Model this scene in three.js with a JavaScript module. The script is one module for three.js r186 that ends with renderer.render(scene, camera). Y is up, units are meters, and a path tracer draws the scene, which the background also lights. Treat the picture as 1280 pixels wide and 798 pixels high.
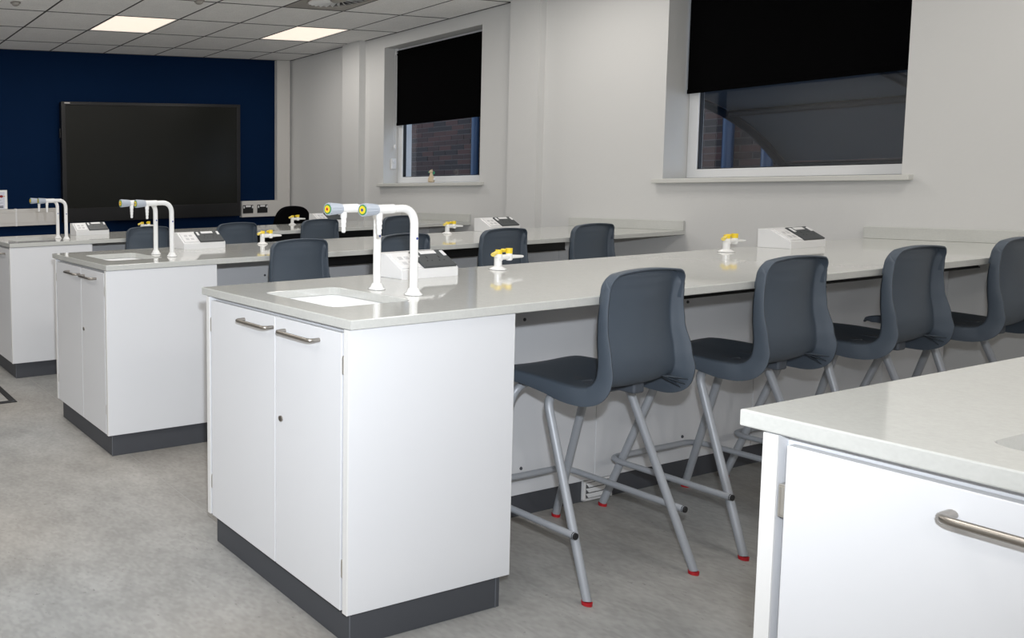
import * as THREE from 'three';
import { RoundedBoxGeometry } from 'three/addons/geometries/RoundedBoxGeometry.js';
import { mergeGeometries } from 'three/addons/utils/BufferGeometryUtils.js';
import { RectAreaLightUniformsLib } from 'three/addons/lights/RectAreaLightUniformsLib.js';

// ------------------------------------------------------------------ camera, sky, lights, exposure
const scene = new THREE.Scene();
const renderer = new THREE.WebGLRenderer({ antialias: true });
renderer.toneMapping = THREE.LinearToneMapping;
renderer.toneMappingExposure = 1.02;
renderer.shadowMap.enabled = true;
RectAreaLightUniformsLib.init();

const FOCAL = 938.39;                                   // pixels in a 1280 x 798 frame
const camera = new THREE.PerspectiveCamera(THREE.MathUtils.radToDeg(2 * Math.atan(399 / FOCAL)), 1280 / 798, 0.05, 100);
camera.position.set(-1.4102, 1.3191, 1.6189);
camera.rotation.order = 'YXZ';
camera.rotation.set(-0.0754, -0.339, -0.0226);
camera.setViewOffset(1280, 798, 640 - 68.06, 399 - 305.77, 1280, 798);   // the picture is a crop of a wider frame
scene.add(camera);

scene.background = new THREE.Color().setRGB(1.15, 1.48, 2.0);           // blue dusk sky outside the windows

// the photographer's flash, a little above the lens
const FLASH = [-1.36, 1.52, 1.62];
const flash = new THREE.SpotLight(new THREE.Color().setRGB(0.95, 1.0, 1.07), 21, 0, THREE.MathUtils.degToRad(61), 0.8, 2);
flash.position.set(...FLASH);
flash.target.position.set(FLASH[0] + 3.9, 1.75, FLASH[2] - 7.0);
flash.castShadow = true; flash.shadow.radius = 1.4;
scene.add(flash, flash.target);
const PANEL_LIGHT = 9.8;                                // radiance of the ceiling panels
const PANEL_TINT = [1.0, 0.96, 0.91];

// ------------------------------------------------------------------ measurements of the room
const H = 0.9448, TOPT = 0.0273, D = 0.7717;            // worktop height, thickness, depth
const XW = 4.1474, ZS = -5.7966, HC = 2.7254;           // window wall, screen wall, ceiling
const XL = -3.2, ZF = 3.7;                              // walls behind and beside the camera
const GX = 0.6005, GZ = -4.1545, TILE = 0.6;            // ceiling grid
const BENCH_Z = { near: 1.65, front: 0, middle: -1.65, rear: -3.2974 };

// ------------------------------------------------------------------ helpers
let seed = 7;
const rnd = () => { seed = (seed * 1664525 + 1013904223) % 4294967296; return seed / 4294967296; };
const used = new Map();
function numbered(name) { const n = used.get(name) || 0; used.set(name, n + 1); return n ? `${name}_${String(n).padStart(3, '0')}` : name; }
function shade(o) { o.castShadow = true; o.receiveShadow = true; return o; }
function obj(name, geometry, material, parent) {
  const g = Array.isArray(geometry) ? mergeGeometries(geometry.map(clean), false) : geometry;
  const m = shade(new THREE.Mesh(g, material));
  if (parent) { m.name = name; parent.add(m); } else { m.name = numbered(name); scene.add(m); }
  return m;
}
function clean(g) {
  const q = g.index ? g.toNonIndexed() : g;
  for (const k of Object.keys(q.attributes)) if (!['position', 'normal', 'uv'].includes(k)) q.deleteAttribute(k);
  if (!q.attributes.uv) q.setAttribute('uv', new THREE.BufferAttribute(new Float32Array(q.attributes.position.count * 2), 2));
  return q;
}
function thing(name, label, category, pos = [0, 0, 0], turn = 0, group) {
  const o = new THREE.Group(); o.name = numbered(name); o.position.set(...pos); o.rotation.y = turn;
  o.userData = { label, category }; if (group) o.userData.group = group;
  scene.add(o); return o;
}
function structure(o, label, category) { o.userData.kind = 'structure'; o.userData.label = label; o.userData.category = category; return o; }
function dup(root, pos, label, turn = root.rotation.y) {
  const r = root.clone(); r.name = numbered(root.name.replace(/_\d\d\d$/, '')); r.userData = { ...root.userData, label };
  r.position.set(...pos); r.rotation.y = turn; scene.add(r); return r;
}
const box = (x0, x1, y0, y1, z0, z1) => { const g = new THREE.BoxGeometry(x1 - x0, y1 - y0, z1 - z0); g.translate((x0 + x1) / 2, (y0 + y1) / 2, (z0 + z1) / 2); return g; };
const rbox = (x0, x1, y0, y1, z0, z1, r = 0.002, s = 2) => { const g = new RoundedBoxGeometry(x1 - x0, y1 - y0, z1 - z0, s, r); g.translate((x0 + x1) / 2, (y0 + y1) / 2, (z0 + z1) / 2); return g; };
const cyl = (r0, r1, h, n = 24) => new THREE.CylinderGeometry(r1, r0, h, n);
function cylBetween(a, b, r0, r1 = r0, n = 20) {
  const A = new THREE.Vector3(...a), B = new THREE.Vector3(...b), d = B.clone().sub(A);
  const g = new THREE.CylinderGeometry(r1, r0, d.length(), n);
  g.applyQuaternion(new THREE.Quaternion().setFromUnitVectors(new THREE.Vector3(0, 1, 0), d.clone().normalize()));
  const m = A.add(B).multiplyScalar(0.5); g.translate(m.x, m.y, m.z); return g;
}
// straight runs joined by round bends of radius r
function bentTube(pts, r, rad, seg = 80, n = 12) {
  const P = pts.map(p => new THREE.Vector3(...p)), path = new THREE.CurvePath();
  let prev = P[0].clone();
  for (let i = 1; i < P.length - 1; i++) {
    const a = P[i - 1].clone().sub(P[i]), b = P[i + 1].clone().sub(P[i]);
    const half = a.angleTo(b) / 2, cut = Math.min(r / Math.tan(half), a.length() * 0.49, b.length() * 0.49);
    const s = P[i].clone().addScaledVector(a.normalize(), cut), e = P[i].clone().addScaledVector(b.normalize(), cut);
    path.add(new THREE.LineCurve3(prev, s)); path.add(new THREE.QuadraticBezierCurve3(s, P[i].clone(), e)); prev = e;
  }
  path.add(new THREE.LineCurve3(prev, P[P.length - 1]));
  const g = new THREE.TubeGeometry(path, seg, rad, n, false);
  const caps = [];
  for (const t of [0, 1]) { const c = new THREE.CircleGeometry(rad, n), d = path.getTangentAt(t).multiplyScalar(t ? 1 : -1), o = path.getPointAt(t);
    c.applyQuaternion(new THREE.Quaternion().setFromUnitVectors(new THREE.Vector3(0, 0, 1), d)); c.translate(o.x, o.y, o.z); caps.push(c); }
  return mergeGeometries([g, ...caps].map(clean));
}
const lathe = (pts, n = 32) => new THREE.LatheGeometry(pts.map(([r, y]) => new THREE.Vector2(r, y)), n);
function roundRect(x0, x1, y0, y1, r, Ctor = THREE.Shape) {
  const s = new Ctor();
  s.moveTo(x0 + r, y0); s.lineTo(x1 - r, y0); s.absarc(x1 - r, y0 + r, r, -Math.PI / 2, 0, false);
  s.lineTo(x1, y1 - r); s.absarc(x1 - r, y1 - r, r, 0, Math.PI / 2, false);
  s.lineTo(x0 + r, y1); s.absarc(x0 + r, y1 - r, r, Math.PI / 2, Math.PI, false);
  s.lineTo(x0, y0 + r); s.absarc(x0 + r, y0 + r, r, Math.PI, Math.PI * 1.5, false); return s;
}
// uv in metres from the position, by the dominant axis of each face
function metreUV(g, scale = 1) {
  const q = g.index ? g.toNonIndexed() : g; q.computeVertexNormals();
  const p = q.attributes.position, n = q.attributes.normal, uv = new Float32Array(p.count * 2);
  for (let i = 0; i < p.count; i++) {
    const ax = Math.abs(n.getX(i)), ay = Math.abs(n.getY(i)), az = Math.abs(n.getZ(i));
    let u, v; if (ay >= ax && ay >= az) { u = p.getX(i); v = p.getZ(i); } else if (ax >= az) { u = p.getZ(i); v = p.getY(i); } else { u = p.getX(i); v = p.getY(i); }
    uv[2 * i] = u * scale; uv[2 * i + 1] = v * scale;
  }
  q.setAttribute('uv', new THREE.BufferAttribute(uv, 2)); return q;
}
// tiling value noise, 0..1
function noiseField(n, cells, s) {
  const R = []; let k = s; const r = () => { k = (k * 1664525 + 1013904223) % 4294967296; return k / 4294967296; };
  const [cx, cy] = Array.isArray(cells) ? cells : [cells, cells];
  for (let i = 0; i < cx * cy; i++) R.push(r());
  const out = new Float32Array(n * n), f = t => t * t * (3 - 2 * t);
  for (let y = 0; y < n; y++) for (let x = 0; x < n; x++) {
    const u = x / n * cx, v = y / n * cy, i = Math.floor(u), j = Math.floor(v), a = f(u - i), b = f(v - j);
    const g = (p, q) => R[(q % cy) * cx + (p % cx)];
    out[y * n + x] = (g(i, j) * (1 - a) + g(i + 1, j) * a) * (1 - b) + (g(i, j + 1) * (1 - a) + g(i + 1, j + 1) * a) * b;
  }
  return out;
}
function tex(n, fn, srgb, repeat) {
  const d = new Uint8Array(n * n * 4);
  for (let i = 0; i < n * n; i++) { const c = fn(i, i % n, Math.floor(i / n)); d[4 * i] = c[0]; d[4 * i + 1] = c[1]; d[4 * i + 2] = c[2]; d[4 * i + 3] = 255; }
  const t = new THREE.DataTexture(d, n, n); t.wrapS = t.wrapT = THREE.RepeatWrapping; t.magFilter = THREE.LinearFilter; t.minFilter = THREE.LinearMipmapLinearFilter; t.generateMipmaps = true;
  if (srgb) t.colorSpace = THREE.SRGBColorSpace; t.repeat.set(repeat, repeat); t.needsUpdate = true; return t;
}
const clamp = v => Math.max(0, Math.min(255, v));

// ------------------------------------------------------------------ materials
const std = (o) => new THREE.MeshStandardMaterial(o);
const phys = (o) => new THREE.MeshPhysicalMaterial(o);
const lin = (r, g, b) => new THREE.Color().setRGB(r, g, b);
const M = {};
{ // floor: mottled grey sheet vinyl
  const n = 1024, a = noiseField(n, 5, 11), b = noiseField(n, 17, 12), c = noiseField(n, [52, 44], 13), d = noiseField(n, [260, 190], 14), e = noiseField(n, 340, 15);
  M.floor = std({ roughness: 0.5, map: tex(n, i => {
    let v = 156 + (a[i] - .5) * 16 + (b[i] - .5) * 15 + (c[i] - .5) * 11 + (d[i] - .5) * 15;
    if (e[i] > .93) v -= 46 * (e[i] - .93) / .07 * (b[i] > .45 ? 1 : .3);
    const w = (a[(i + 5000) % (n * n)] - .5) * 7;
    return [clamp(v + 2 + w), clamp(v), clamp(v - 4 - w)];
  }, true, 1 / 2.7) });
}
{ // plaster
  const n = 256, a = noiseField(n, 90, 21), b = noiseField(n, 24, 22);
  const bump = tex(n, i => { const v = clamp(128 + (a[i] - .5) * 120 + (b[i] - .5) * 80); return [v, v, v]; }, false, 1);
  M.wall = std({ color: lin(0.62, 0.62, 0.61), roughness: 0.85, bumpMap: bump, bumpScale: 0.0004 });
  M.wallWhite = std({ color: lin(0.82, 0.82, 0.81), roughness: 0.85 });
  M.navy = phys({ color: lin(0.0004, 0.0112, 0.043), specularIntensity: 0.2, roughness: 0.8, bumpMap: bump, bumpScale: 0.0004 });
}
{ // mineral fibre tile
  const n = 512, a = noiseField(n, 128, 31), b = noiseField(n, 256, 32), c = noiseField(n, 9, 33);
  M.tile = std({ roughness: 0.95, map: tex(n, i => {
    let v = 242 + (a[i] - .5) * 16 + (c[i] - .5) * 5; if (b[i] > .86) v -= 30 * (b[i] - .86) / .14; return [clamp(v), clamp(v - 1), clamp(v - 3)];
  }, true, 1 / 0.6) });
}
{ // worktop: fine grained solid grey
  const n = 512, a = noiseField(n, 256, 41), b = noiseField(n, 40, 42), c = noiseField(n, 128, 43);
  M.top = phys({ roughness: 0.06, ior: 1.5, map: tex(n, i => {
    const v = 195 + (a[i] - .5) * 5 + (c[i] - .5) * 3 + (b[i] - .5) * 2; return [clamp(v), clamp(v + 1), clamp(v - 3)];
  }, true, 1 / 0.8) });
}
M.laminate = std({ color: lin(0.71, 0.72, 0.74), roughness: 0.42 });
M.edge = std({ color: lin(0.74, 0.74, 0.73), roughness: 0.4 });
M.plinth = std({ color: lin(0.060, 0.064, 0.074), roughness: 0.5 });
M.steel = std({ color: lin(0.36, 0.335, 0.305), roughness: 0.34, metalness: 1 });
M.ventBack = std({ color: lin(0.12, 0.12, 0.12), roughness: 0.6 });
M.hinge = std({ color: lin(0.62, 0.60, 0.56), roughness: 0.35, metalness: 0.9 });
M.chrome = std({ color: lin(0.75, 0.75, 0.75), roughness: 0.18, metalness: 1 });
M.darkHole = std({ color: lin(0.012, 0.012, 0.013), roughness: 0.7 });
M.black = std({ color: lin(0.008, 0.008, 0.009), roughness: 0.55 });
M.ceramic = phys({ color: lin(0.80, 0.80, 0.79), roughness: 0.22 });
M.tapWhite = phys({ color: lin(0.83, 0.83, 0.82), roughness: 0.25, clearcoat: 0.5, clearcoatRoughness: 0.15 });
M.knob = std({ color: lin(0.42, 0.46, 0.52), roughness: 0.45 });
M.green = std({ color: lin(0.05, 0.25, 0.08), roughness: 0.5 });
M.yellow = std({ color: lin(0.86, 0.62, 0.03), roughness: 0.45 });
M.paleYellow = std({ color: lin(0.86, 0.68, 0.16), roughness: 0.45 });
M.redDot = std({ color: lin(0.55, 0.03, 0.03), roughness: 0.5 });
M.blueDot = std({ color: lin(0.03, 0.06, 0.28), roughness: 0.5 });
M.plasticWhite = std({ color: lin(0.76, 0.76, 0.76), roughness: 0.4 });
M.plasticGrey = std({ color: lin(0.052, 0.058, 0.062), roughness: 0.5 });
{ // stool shell: grained dark slate polypropylene
  const n = 256, a = noiseField(n, 128, 51), b = noiseField(n, 60, 52);
  M.shell = std({ color: lin(0.064, 0.083, 0.108), roughness: 0.5, bumpMap: tex(n, i => { const v = clamp(128 + (a[i] - .5) * 140 + (b[i] - .5) * 60); return [v, v, v]; }, false, 6), bumpScale: 0.0003 });
}
M.bracket = std({ color: lin(0.075, 0.088, 0.108), roughness: 0.5 });
M.tube = std({ color: lin(0.36, 0.38, 0.41), roughness: 0.42, metalness: 0.15 });
M.redFoot = std({ color: lin(0.45, 0.012, 0.02), roughness: 0.45 });
M.pvc = std({ color: lin(0.74, 0.75, 0.76), roughness: 0.3 });
M.sill = std({ color: lin(0.60, 0.60, 0.57), roughness: 0.4 });
M.glass = phys({ color: 0xffffff, transmission: 1, thickness: 0, roughness: 0.0, ior: 1.5 });
M.blind = phys({ color: lin(0.0012, 0.0012, 0.0014), roughness: 0.9, specularIntensity: 0.08 });
M.gridDark = std({ color: lin(0.045, 0.045, 0.045), roughness: 0.6 });
M.gridMid = std({ color: lin(0.07, 0.07, 0.07), roughness: 0.6 });
M.trunk = std({ color: lin(0.60, 0.585, 0.56), roughness: 0.45 });
M.screen = phys({ color: lin(0.006, 0.0065, 0.005), specularIntensity: 0.6, roughness: 0.30, ior: 1.5 });
M.bezel = std({ color: lin(0.006, 0.006, 0.007), roughness: 0.35 });
M.blackFabric = phys({ color: lin(0.0025, 0.0025, 0.003), roughness: 1, specularIntensity: 0.1 });
M.paper = std({ color: lin(0.72, 0.73, 0.78), roughness: 0.8 });
M.cream = std({ color: lin(0.62, 0.50, 0.34), roughness: 0.6 });
M.leaf = std({ color: lin(0.03, 0.28, 0.14), roughness: 0.6 });
M.diffuser = std({ color: lin(0.8, 0.8, 0.8), roughness: 0.6, emissive: lin(1.0, 0.83, 0.68), emissiveIntensity: 0.92 });
M.grille = std({ color: lin(0.34, 0.32, 0.29), roughness: 0.5 });
M.grilleFin = std({ color: lin(0.75, 0.75, 0.74), roughness: 0.4 });
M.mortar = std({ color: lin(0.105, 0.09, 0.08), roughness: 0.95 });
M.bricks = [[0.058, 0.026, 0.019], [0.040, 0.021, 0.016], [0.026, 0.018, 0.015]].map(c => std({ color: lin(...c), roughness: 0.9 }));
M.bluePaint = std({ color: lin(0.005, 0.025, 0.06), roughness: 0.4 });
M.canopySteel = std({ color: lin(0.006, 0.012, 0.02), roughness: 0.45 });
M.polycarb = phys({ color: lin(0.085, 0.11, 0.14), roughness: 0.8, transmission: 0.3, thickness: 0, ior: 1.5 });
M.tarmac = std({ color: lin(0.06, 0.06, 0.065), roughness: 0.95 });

// ------------------------------------------------------------------ room shell
{
  const f = new THREE.Group(); f.name = 'floor'; scene.add(f);
  structure(f, 'mottled grey sheet vinyl classroom floor', 'floor');
  obj('vinyl_sheet', metreUV(box(XL, XW, -0.12, 0, ZS, ZF)), M.floor, f);
  const seam = std({ color: lin(0.40, 0.39, 0.375), roughness: 0.5 });
  for (const x of [0.115, -1.885]) obj('weld_seam', box(x - 0.0016, x + 0.0016, -0.004, 0.0006, ZS, ZF), seam, f);
}
const W1 = { z0: -1.796, z1: -0.643, frame: 4.385, blind: 4.345 }, W2 = { z0: -4.320, z1: -3.222, frame: 4.325, blind: 4.298 };
const WY0 = 1.288, WY1 = 2.607, XO = 4.50;              // opening sill, head, outer face of the wall
{
  const w = new THREE.Group(); w.name = 'wall_right'; scene.add(w);
  structure(w, 'off white plastered window wall with shallow piers', 'wall');
  const parts = [], zs = [[ZS - 0.2, W2.z0], [W2.z1, W1.z0], [W1.z1, ZF + 0.2]];
  for (const [a, b] of zs) parts.push(metreUV(box(XW, XO, -0.12, HC + 0.3, a, b)));
  for (const W of [W1, W2]) { parts.push(metreUV(box(XW, XO, -0.12, WY0 - 0.03, W.z0, W.z1)), metreUV(box(XW, XO, WY1, HC + 0.3, W.z0, W.z1))); }
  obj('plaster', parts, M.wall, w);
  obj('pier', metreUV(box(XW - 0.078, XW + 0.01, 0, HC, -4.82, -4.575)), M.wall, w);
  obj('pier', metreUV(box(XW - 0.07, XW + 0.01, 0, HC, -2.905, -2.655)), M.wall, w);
}
structure(obj('wall_back', metreUV(box(XL - 0.2, XW, -0.12, HC + 0.3, ZS - 0.2, ZS)), M.navy), 'dark navy painted wall behind the big screen', 'wall');
structure(obj('wall_left', metreUV(box(XL - 0.2, XL, -0.12, HC + 0.3, ZS, ZF + 0.2)), M.wallWhite), 'plain white side wall opposite the windows', 'wall');
structure(obj('wall_front', metreUV(box(XL, XW, -0.12, HC + 0.3, ZF, ZF + 0.2)), M.wallWhite), 'plain white wall behind the camera', 'wall');

// suspended ceiling: tiles laid in a dark recessed grid
const LIGHTS = [];
for (const i of [-5, -2, 1, 4]) for (const j of [1, -3, -7, -11]) LIGHTS.push([i, j]);   // tile column, row
const AIR = [3, -1];
const isLight = (i, j) => LIGHTS.some(([a, b]) => a === i && b === j);
{
  const c = new THREE.Group(); c.name = 'ceiling'; scene.add(c);
  structure(c, 'suspended ceiling of square mineral fibre tiles', 'ceiling');
  obj('ceiling_slab', box(XL, XW, HC + 0.16, HC + 0.3, ZS, ZF), M.wall, c);
  obj('ceiling_void_lining', box(XL, XW, HC + 0.04, HC + 0.05, ZS, ZF), M.gridDark, c);
  const gap = 0.009, gapZ = 0.0065;
  for (let i = -7; i < 7; i++) for (let j = -14; j < 4; j++) {
    // row j spans z from GZ - 0.6 j to GZ - 0.6 (j + 1)
    const x0 = Math.max(XL, GX + TILE * i), x1 = Math.min(XW, GX + TILE * (i + 1)), z1 = Math.min(ZF, GZ - TILE * (j - 1)), z0 = Math.max(ZS, GZ - TILE * j);
    if (x1 - x0 < 0.05 || z1 - z0 < 0.05) continue;
    if (isLight(i, j) || (i === AIR[0] && j === AIR[1])) continue;
    const g = metreUV(rbox(x0 + gap, x1 - gap, HC, HC + 0.03, z0 + gapZ, z1 - gapZ, 0.0015, 1));
    obj('ceiling_tile', g, M.tile, c);
  }
  for (let i = -6; i < 7; i++) { const x = GX + TILE * i; if (x > XL && x < XW) obj('grid_bar', box(x - 0.0075, x + 0.0075, HC - 0.001, HC + 0.04, ZS, ZF), M.gridDark, c); }
  for (let j = -14; j < 4; j++) { const z = GZ - TILE * j; if (z > ZS && z < ZF) obj('grid_bar', box(XL, XW, HC - 0.002, HC + 0.036, z - 0.0062, z + 0.0062), M.gridMid, c); }
  obj('edge_trim', [box(XL, XW, HC - 0.004, HC + 0.02, ZS, ZS + 0.012), box(XW - 0.012, XW, HC - 0.004, HC + 0.02, ZS, ZF)], M.gridDark, c);
}
{ // recessed light panels: a glowing sheet and an area light just under it
  let first = null;
  const where = { '1,1': 'lit square ceiling light panel over the middle of the big screen end', '4,1': 'lit square ceiling light panel near the window wall beside the air diffuser' };
  for (const [i, j] of LIGHTS) {
    const x = GX + TILE * (i + 0.5), z = GZ - TILE * (j - 0.5);
    const label = where[`${i},${j}`] || 'lit square ceiling light panel out of the picture behind or beside the camera';
    let t;
    if (!first) {
      t = first = thing('ceiling_light_panel', label, 'ceiling light', [x, HC, z], 0, 'recessed ceiling light panels');
      const a = 0.296, b = 0.284;
      obj('frame', [box(-a, a, 0, 0.03, -a, -b), box(-a, a, 0, 0.03, b, a), box(-a, -b, 0, 0.03, -b, b), box(b, a, 0, 0.03, -b, b)], M.plasticWhite, t);
      obj('diffuser', box(-b, b, 0.006, 0.022, -b, b), M.diffuser, t);
    } else t = dup(first, [x, HC, z], label);
    const l = new THREE.RectAreaLight(new THREE.Color().setRGB(...PANEL_TINT), PANEL_LIGHT, 0.56, 0.56);
    l.position.set(x, HC - 0.004, z); l.lookAt(x, 0, z); l.castShadow = true; scene.add(l);
  }
}
{ // round swirl air diffuser set in a square plate
  const t = thing('air_diffuser', 'round swirl air diffuser in a square plate set in the ceiling', 'vent', [GX + TILE * (AIR[0] + .5), HC, GZ - TILE * (AIR[1] - .5)]);
  const s = new THREE.Shape(); s.moveTo(-.296, -.296); s.lineTo(.296, -.296); s.lineTo(.296, .296); s.lineTo(-.296, .296); s.closePath();
  const h = new THREE.Path(); h.absarc(0, 0, .235, 0, Math.PI * 2, true); s.holes.push(h);
  const g = new THREE.ExtrudeGeometry(s, { depth: 0.012, bevelEnabled: false, curveSegments: 48 }); g.rotateX(Math.PI / 2); g.translate(0, 0.012, 0);
  obj('plate', g, M.grille, t);
  obj('recess', lathe([[0.236, 0.012], [0.236, 0.03], [0.001, 0.034]], 48), std({ color: lin(0.06, .06, .06), roughness: .7, side: THREE.DoubleSide }), t);
  obj('rim', new THREE.TorusGeometry(0.235, 0.008, 8, 64).rotateX(Math.PI / 2), M.grille, t);
  obj('hub', lathe([[0.001, -0.012], [0.05, -0.01], [0.065, 0.004], [0.065, 0.02]], 32), M.grille, t);
  for (let k = 0; k < 28; k++) {
    const b = new THREE.BoxGeometry(0.16, 0.002, 0.022); b.rotateX(0.6); b.translate(0.15, 0.006, 0); b.rotateY(k / 28 * Math.PI * 2);
    obj('fin', b, M.grilleFin, t);
  }
}
for (const [x, z, label] of [[0.282, -3.939, 'small round smoke detector on the ceiling at upper left'], [1.634, -3.546, 'small round smoke detector on the ceiling left of the air diffuser']]) {
  const t = thing('smoke_detector', label, 'detector', [x, HC, z], 0, 'smoke detectors');
  obj('base', lathe([[0.001, 0.0], [0.040, 0.0], [0.038, -0.008], [0.001, -0.008]], 28), M.grille, t);
  obj('sensor_head', lathe([[0.03, -0.008], [0.027, -0.020], [0.015, -0.026], [0.001, -0.027]], 28), M.grille, t);
}

// ------------------------------------------------------------------ windows
function windowUnit(n, W, label) {
  const w = new THREE.Group(); w.name = `window_${n}`; scene.add(w); structure(w, label, 'window');
  const x0 = W.frame, x1 = W.frame + 0.06, m = 0.058, y0 = WY0, y1 = WY1, z0 = W.z0, z1 = W.z1;
  obj('window_frame', [rbox(x0, x1, y0, y0 + m, z0, z1, .004), rbox(x0, x1, y1 - m, y1, z0, z1, .004), rbox(x0, x1, y0 + m - .004, y1 - m + .004, z0, z0 + m, .004), rbox(x0, x1, y0 + m - .004, y1 - m + .004, z1 - m, z1, .004)], M.pvc, w);
  const a = m - 0.012, s = 0.012;
  obj('glazing_bead', [box(x0 + .012, x1 - .012, y0 + a, y0 + a + s + .004, z0 + a, z1 - a), box(x0 + .012, x1 - .012, y1 - a - s - .004, y1 - a, z0 + a, z1 - a), box(x0 + .012, x1 - .012, y0 + a, y1 - a, z0 + a, z0 + a + s + .004), box(x0 + .012, x1 - .012, y0 + a, y1 - a, z1 - a - s - .004, z1 - a)], M.black, w);
  obj('pane', box(x0 + .028, x0 + .034, y0 + m - .006, y1 - m + .006, z0 + m - .006, z1 - m + .006), M.glass, w);
  obj('window_sill', rbox(XW - 0.045, x0 + 0.002, WY0 - 0.03, WY0, z0 - 0.045, z1 + 0.045, .005), M.sill, w);
  return w;
}
windowUnit(1, W1, 'white framed window nearest the camera looking onto a curved canopy');
windowUnit(2, W2, 'white framed far window looking onto a brick wall');
function blind(W, label, chain) {
  const x = W.blind, t = thing('roller_blind', label, 'blind', [x, 1.86, (W.z0 + W.z1) / 2], 0, 'black roller blinds');
  const h = (W.z1 - W.z0) / 2 - 0.012, top = 2.56 - 1.86;
  obj('fabric', rbox(-0.0015, 0.0015, 0.01, top, -h, h, .001, 1), M.blind, t);
  obj('bottom_bar', rbox(-0.006, 0.006, -0.006, 0.022, -h - 0.002, h + 0.002, .003), M.blind, t);
  obj('roller', cylBetween([0.012, top, -h], [0.012, top, h], 0.026, 0.026, 20), M.blind, t);
  obj('bracket', rbox(-.018, .03, top - .02, WY1 - 1.86, -h - .010, -h - .002, .001), M.plasticWhite, t);
  obj('bracket', rbox(-.018, .03, top - .02, WY1 - 1.86, h + .002, h + .010, .001), M.plasticWhite, t);
  if (chain) {
    const z = -h + 0.012, c = obj('pull_chain', [cylBetween([-.034, top, z - .012], [-.034, -0.2, z - .012], .0016, .0016, 6), cylBetween([-.034, top, z + .012], [-.034, -0.2, z + .012], .0016, .0016, 6), cylBetween([-.034, top, z - .013], [-.034, top, z + .013], .0016, .0016, 6), cylBetween([-.034, top, z], [.0, top, z], .006, .006, 8)], M.plasticWhite, t);
    obj('chain_weight', lathe([[.001, -.24], [.010, -.235], [.013, -.215], [.010, -.195], [.001, -.19]], 16).translate(-.034, 0, z), M.plasticWhite, c);
  }
}
blind(W1, 'black roller blind half lowered over the window nearest the camera', false);
blind(W2, 'black roller blind half lowered over the far window', true);
{ // control on the far window's reveal
  const t = thing('blind_control', 'small white control box on the reveal of the far window', 'switch', [4.262, 1.48, W2.z0]);
  obj('housing', rbox(-0.028, 0.028, -0.052, 0.052, 0.0, 0.02, .006, 3), M.plasticWhite, t);
  obj('dial', cylBetween([0, .018, .02], [0, .018, .028], .016, .015, 20), M.pvc, t);
  obj('button', rbox(-0.012, 0.012, -0.035, -0.015, 0.019, 0.024, .003), M.pvc, t);
}
{ // ornament on the sill
  const t = thing('figurine', 'small cream animal figurine with green leaves on the far window sill', 'figurine', [4.205, WY0, -3.785]);
  const b = lathe([[.001, 0], [.024, 0.002], [.028, .02], [.024, .045], [.014, .065], [.010, .09], [.001, .092]], 20); b.scale(1, 1, 1.1);
  const hd = new THREE.SphereGeometry(.015, 16, 12); hd.scale(.9, 1, 1.25); hd.translate(0, .102, -.004);
  const sn = new THREE.SphereGeometry(.008, 12, 10); sn.translate(0, .098, -.02);
  const e1 = new THREE.ConeGeometry(.004, .016, 8); e1.translate(.006, .119, .004); const e2 = e1.clone().translate(-.012, 0, 0);
  obj('body', [b, hd, sn, e1, e2], M.cream, t);
  const tl = new THREE.SphereGeometry(.010, 12, 10); tl.translate(0, .03, .034); obj('tail', tl, M.plasticWhite, t);
  for (const [y, z, r] of [[.085, .024, .3], [.092, .03, -.5], [.098, -.026, 1.2]]) { const l = new THREE.SphereGeometry(.013, 10, 8); l.scale(.3, 1, .6); l.rotateX(r); l.translate(0, y, z); obj('leaf', l, M.leaf, t); }
}

// ------------------------------------------------------------------ what stands outside the windows
structure(obj('ground', box(XO, 14, -0.3, -0.12, -16, 8), M.tarmac), 'dark tarmac ground outside the windows', 'ground');
{
  const XB = 8.2, t = thing('brick_building', 'brown brick wall of the building across the yard', 'building', [XB, -0.12, 0]);
  obj('mortar_wall', box(-0.004, 0.3, 0, 3.6, -15, -0.4), M.mortar, t);
  const L = 0.215, h = 0.065, g = new THREE.BoxGeometry(0.06, h, L), rest = [[], [], []], list = [];
  for (let r = 0; r < 44; r++) for (let k = 0; k < 64; k++) {
    const z = -14.9 + k * 0.225 + (r % 2) * 0.1125, y = 0.04 + r * 0.075;
    list.push({ y, z, m: Math.floor(rnd() * 3), dx: (rnd() - .5) * .006 });
  }
  const seen = b => { const y = b.y - .12; return (b.z > -8.45 && b.z < -6.3 && y > 1.25 && y < 2.2) || (b.z > -4.35 && b.z < -3.05 && y > 1.3 && y < 2.2); };
  let n = 0;
  for (const b of list) {
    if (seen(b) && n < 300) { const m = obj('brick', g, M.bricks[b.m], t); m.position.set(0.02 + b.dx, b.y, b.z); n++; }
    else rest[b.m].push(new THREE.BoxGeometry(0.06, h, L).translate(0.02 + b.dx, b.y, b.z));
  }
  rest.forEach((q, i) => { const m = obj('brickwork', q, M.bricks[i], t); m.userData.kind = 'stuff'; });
}
for (const [z, label] of [[-6.766, 'blue downpipe on the brick wall seen through the far window'], [-3.61, 'left blue downpipe on the brick wall seen through the near window'], [-3.262, 'right blue downpipe on the brick wall behind the canopy rib']]) {
  const t = thing('downpipe', label, 'pipe', [8.12, -0.12, z], 0, 'blue downpipes');
  obj('pipe', cylBetween([0, 0, 0], [0, 3.5, 0], .05, .05, 20), M.bluePaint, t);
  for (const y of [0.7, 2.5]) obj('pipe_clip', rbox(-.055, .045, y, y + .04, -.06, .06, .004), M.bluePaint, t);
}
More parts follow.
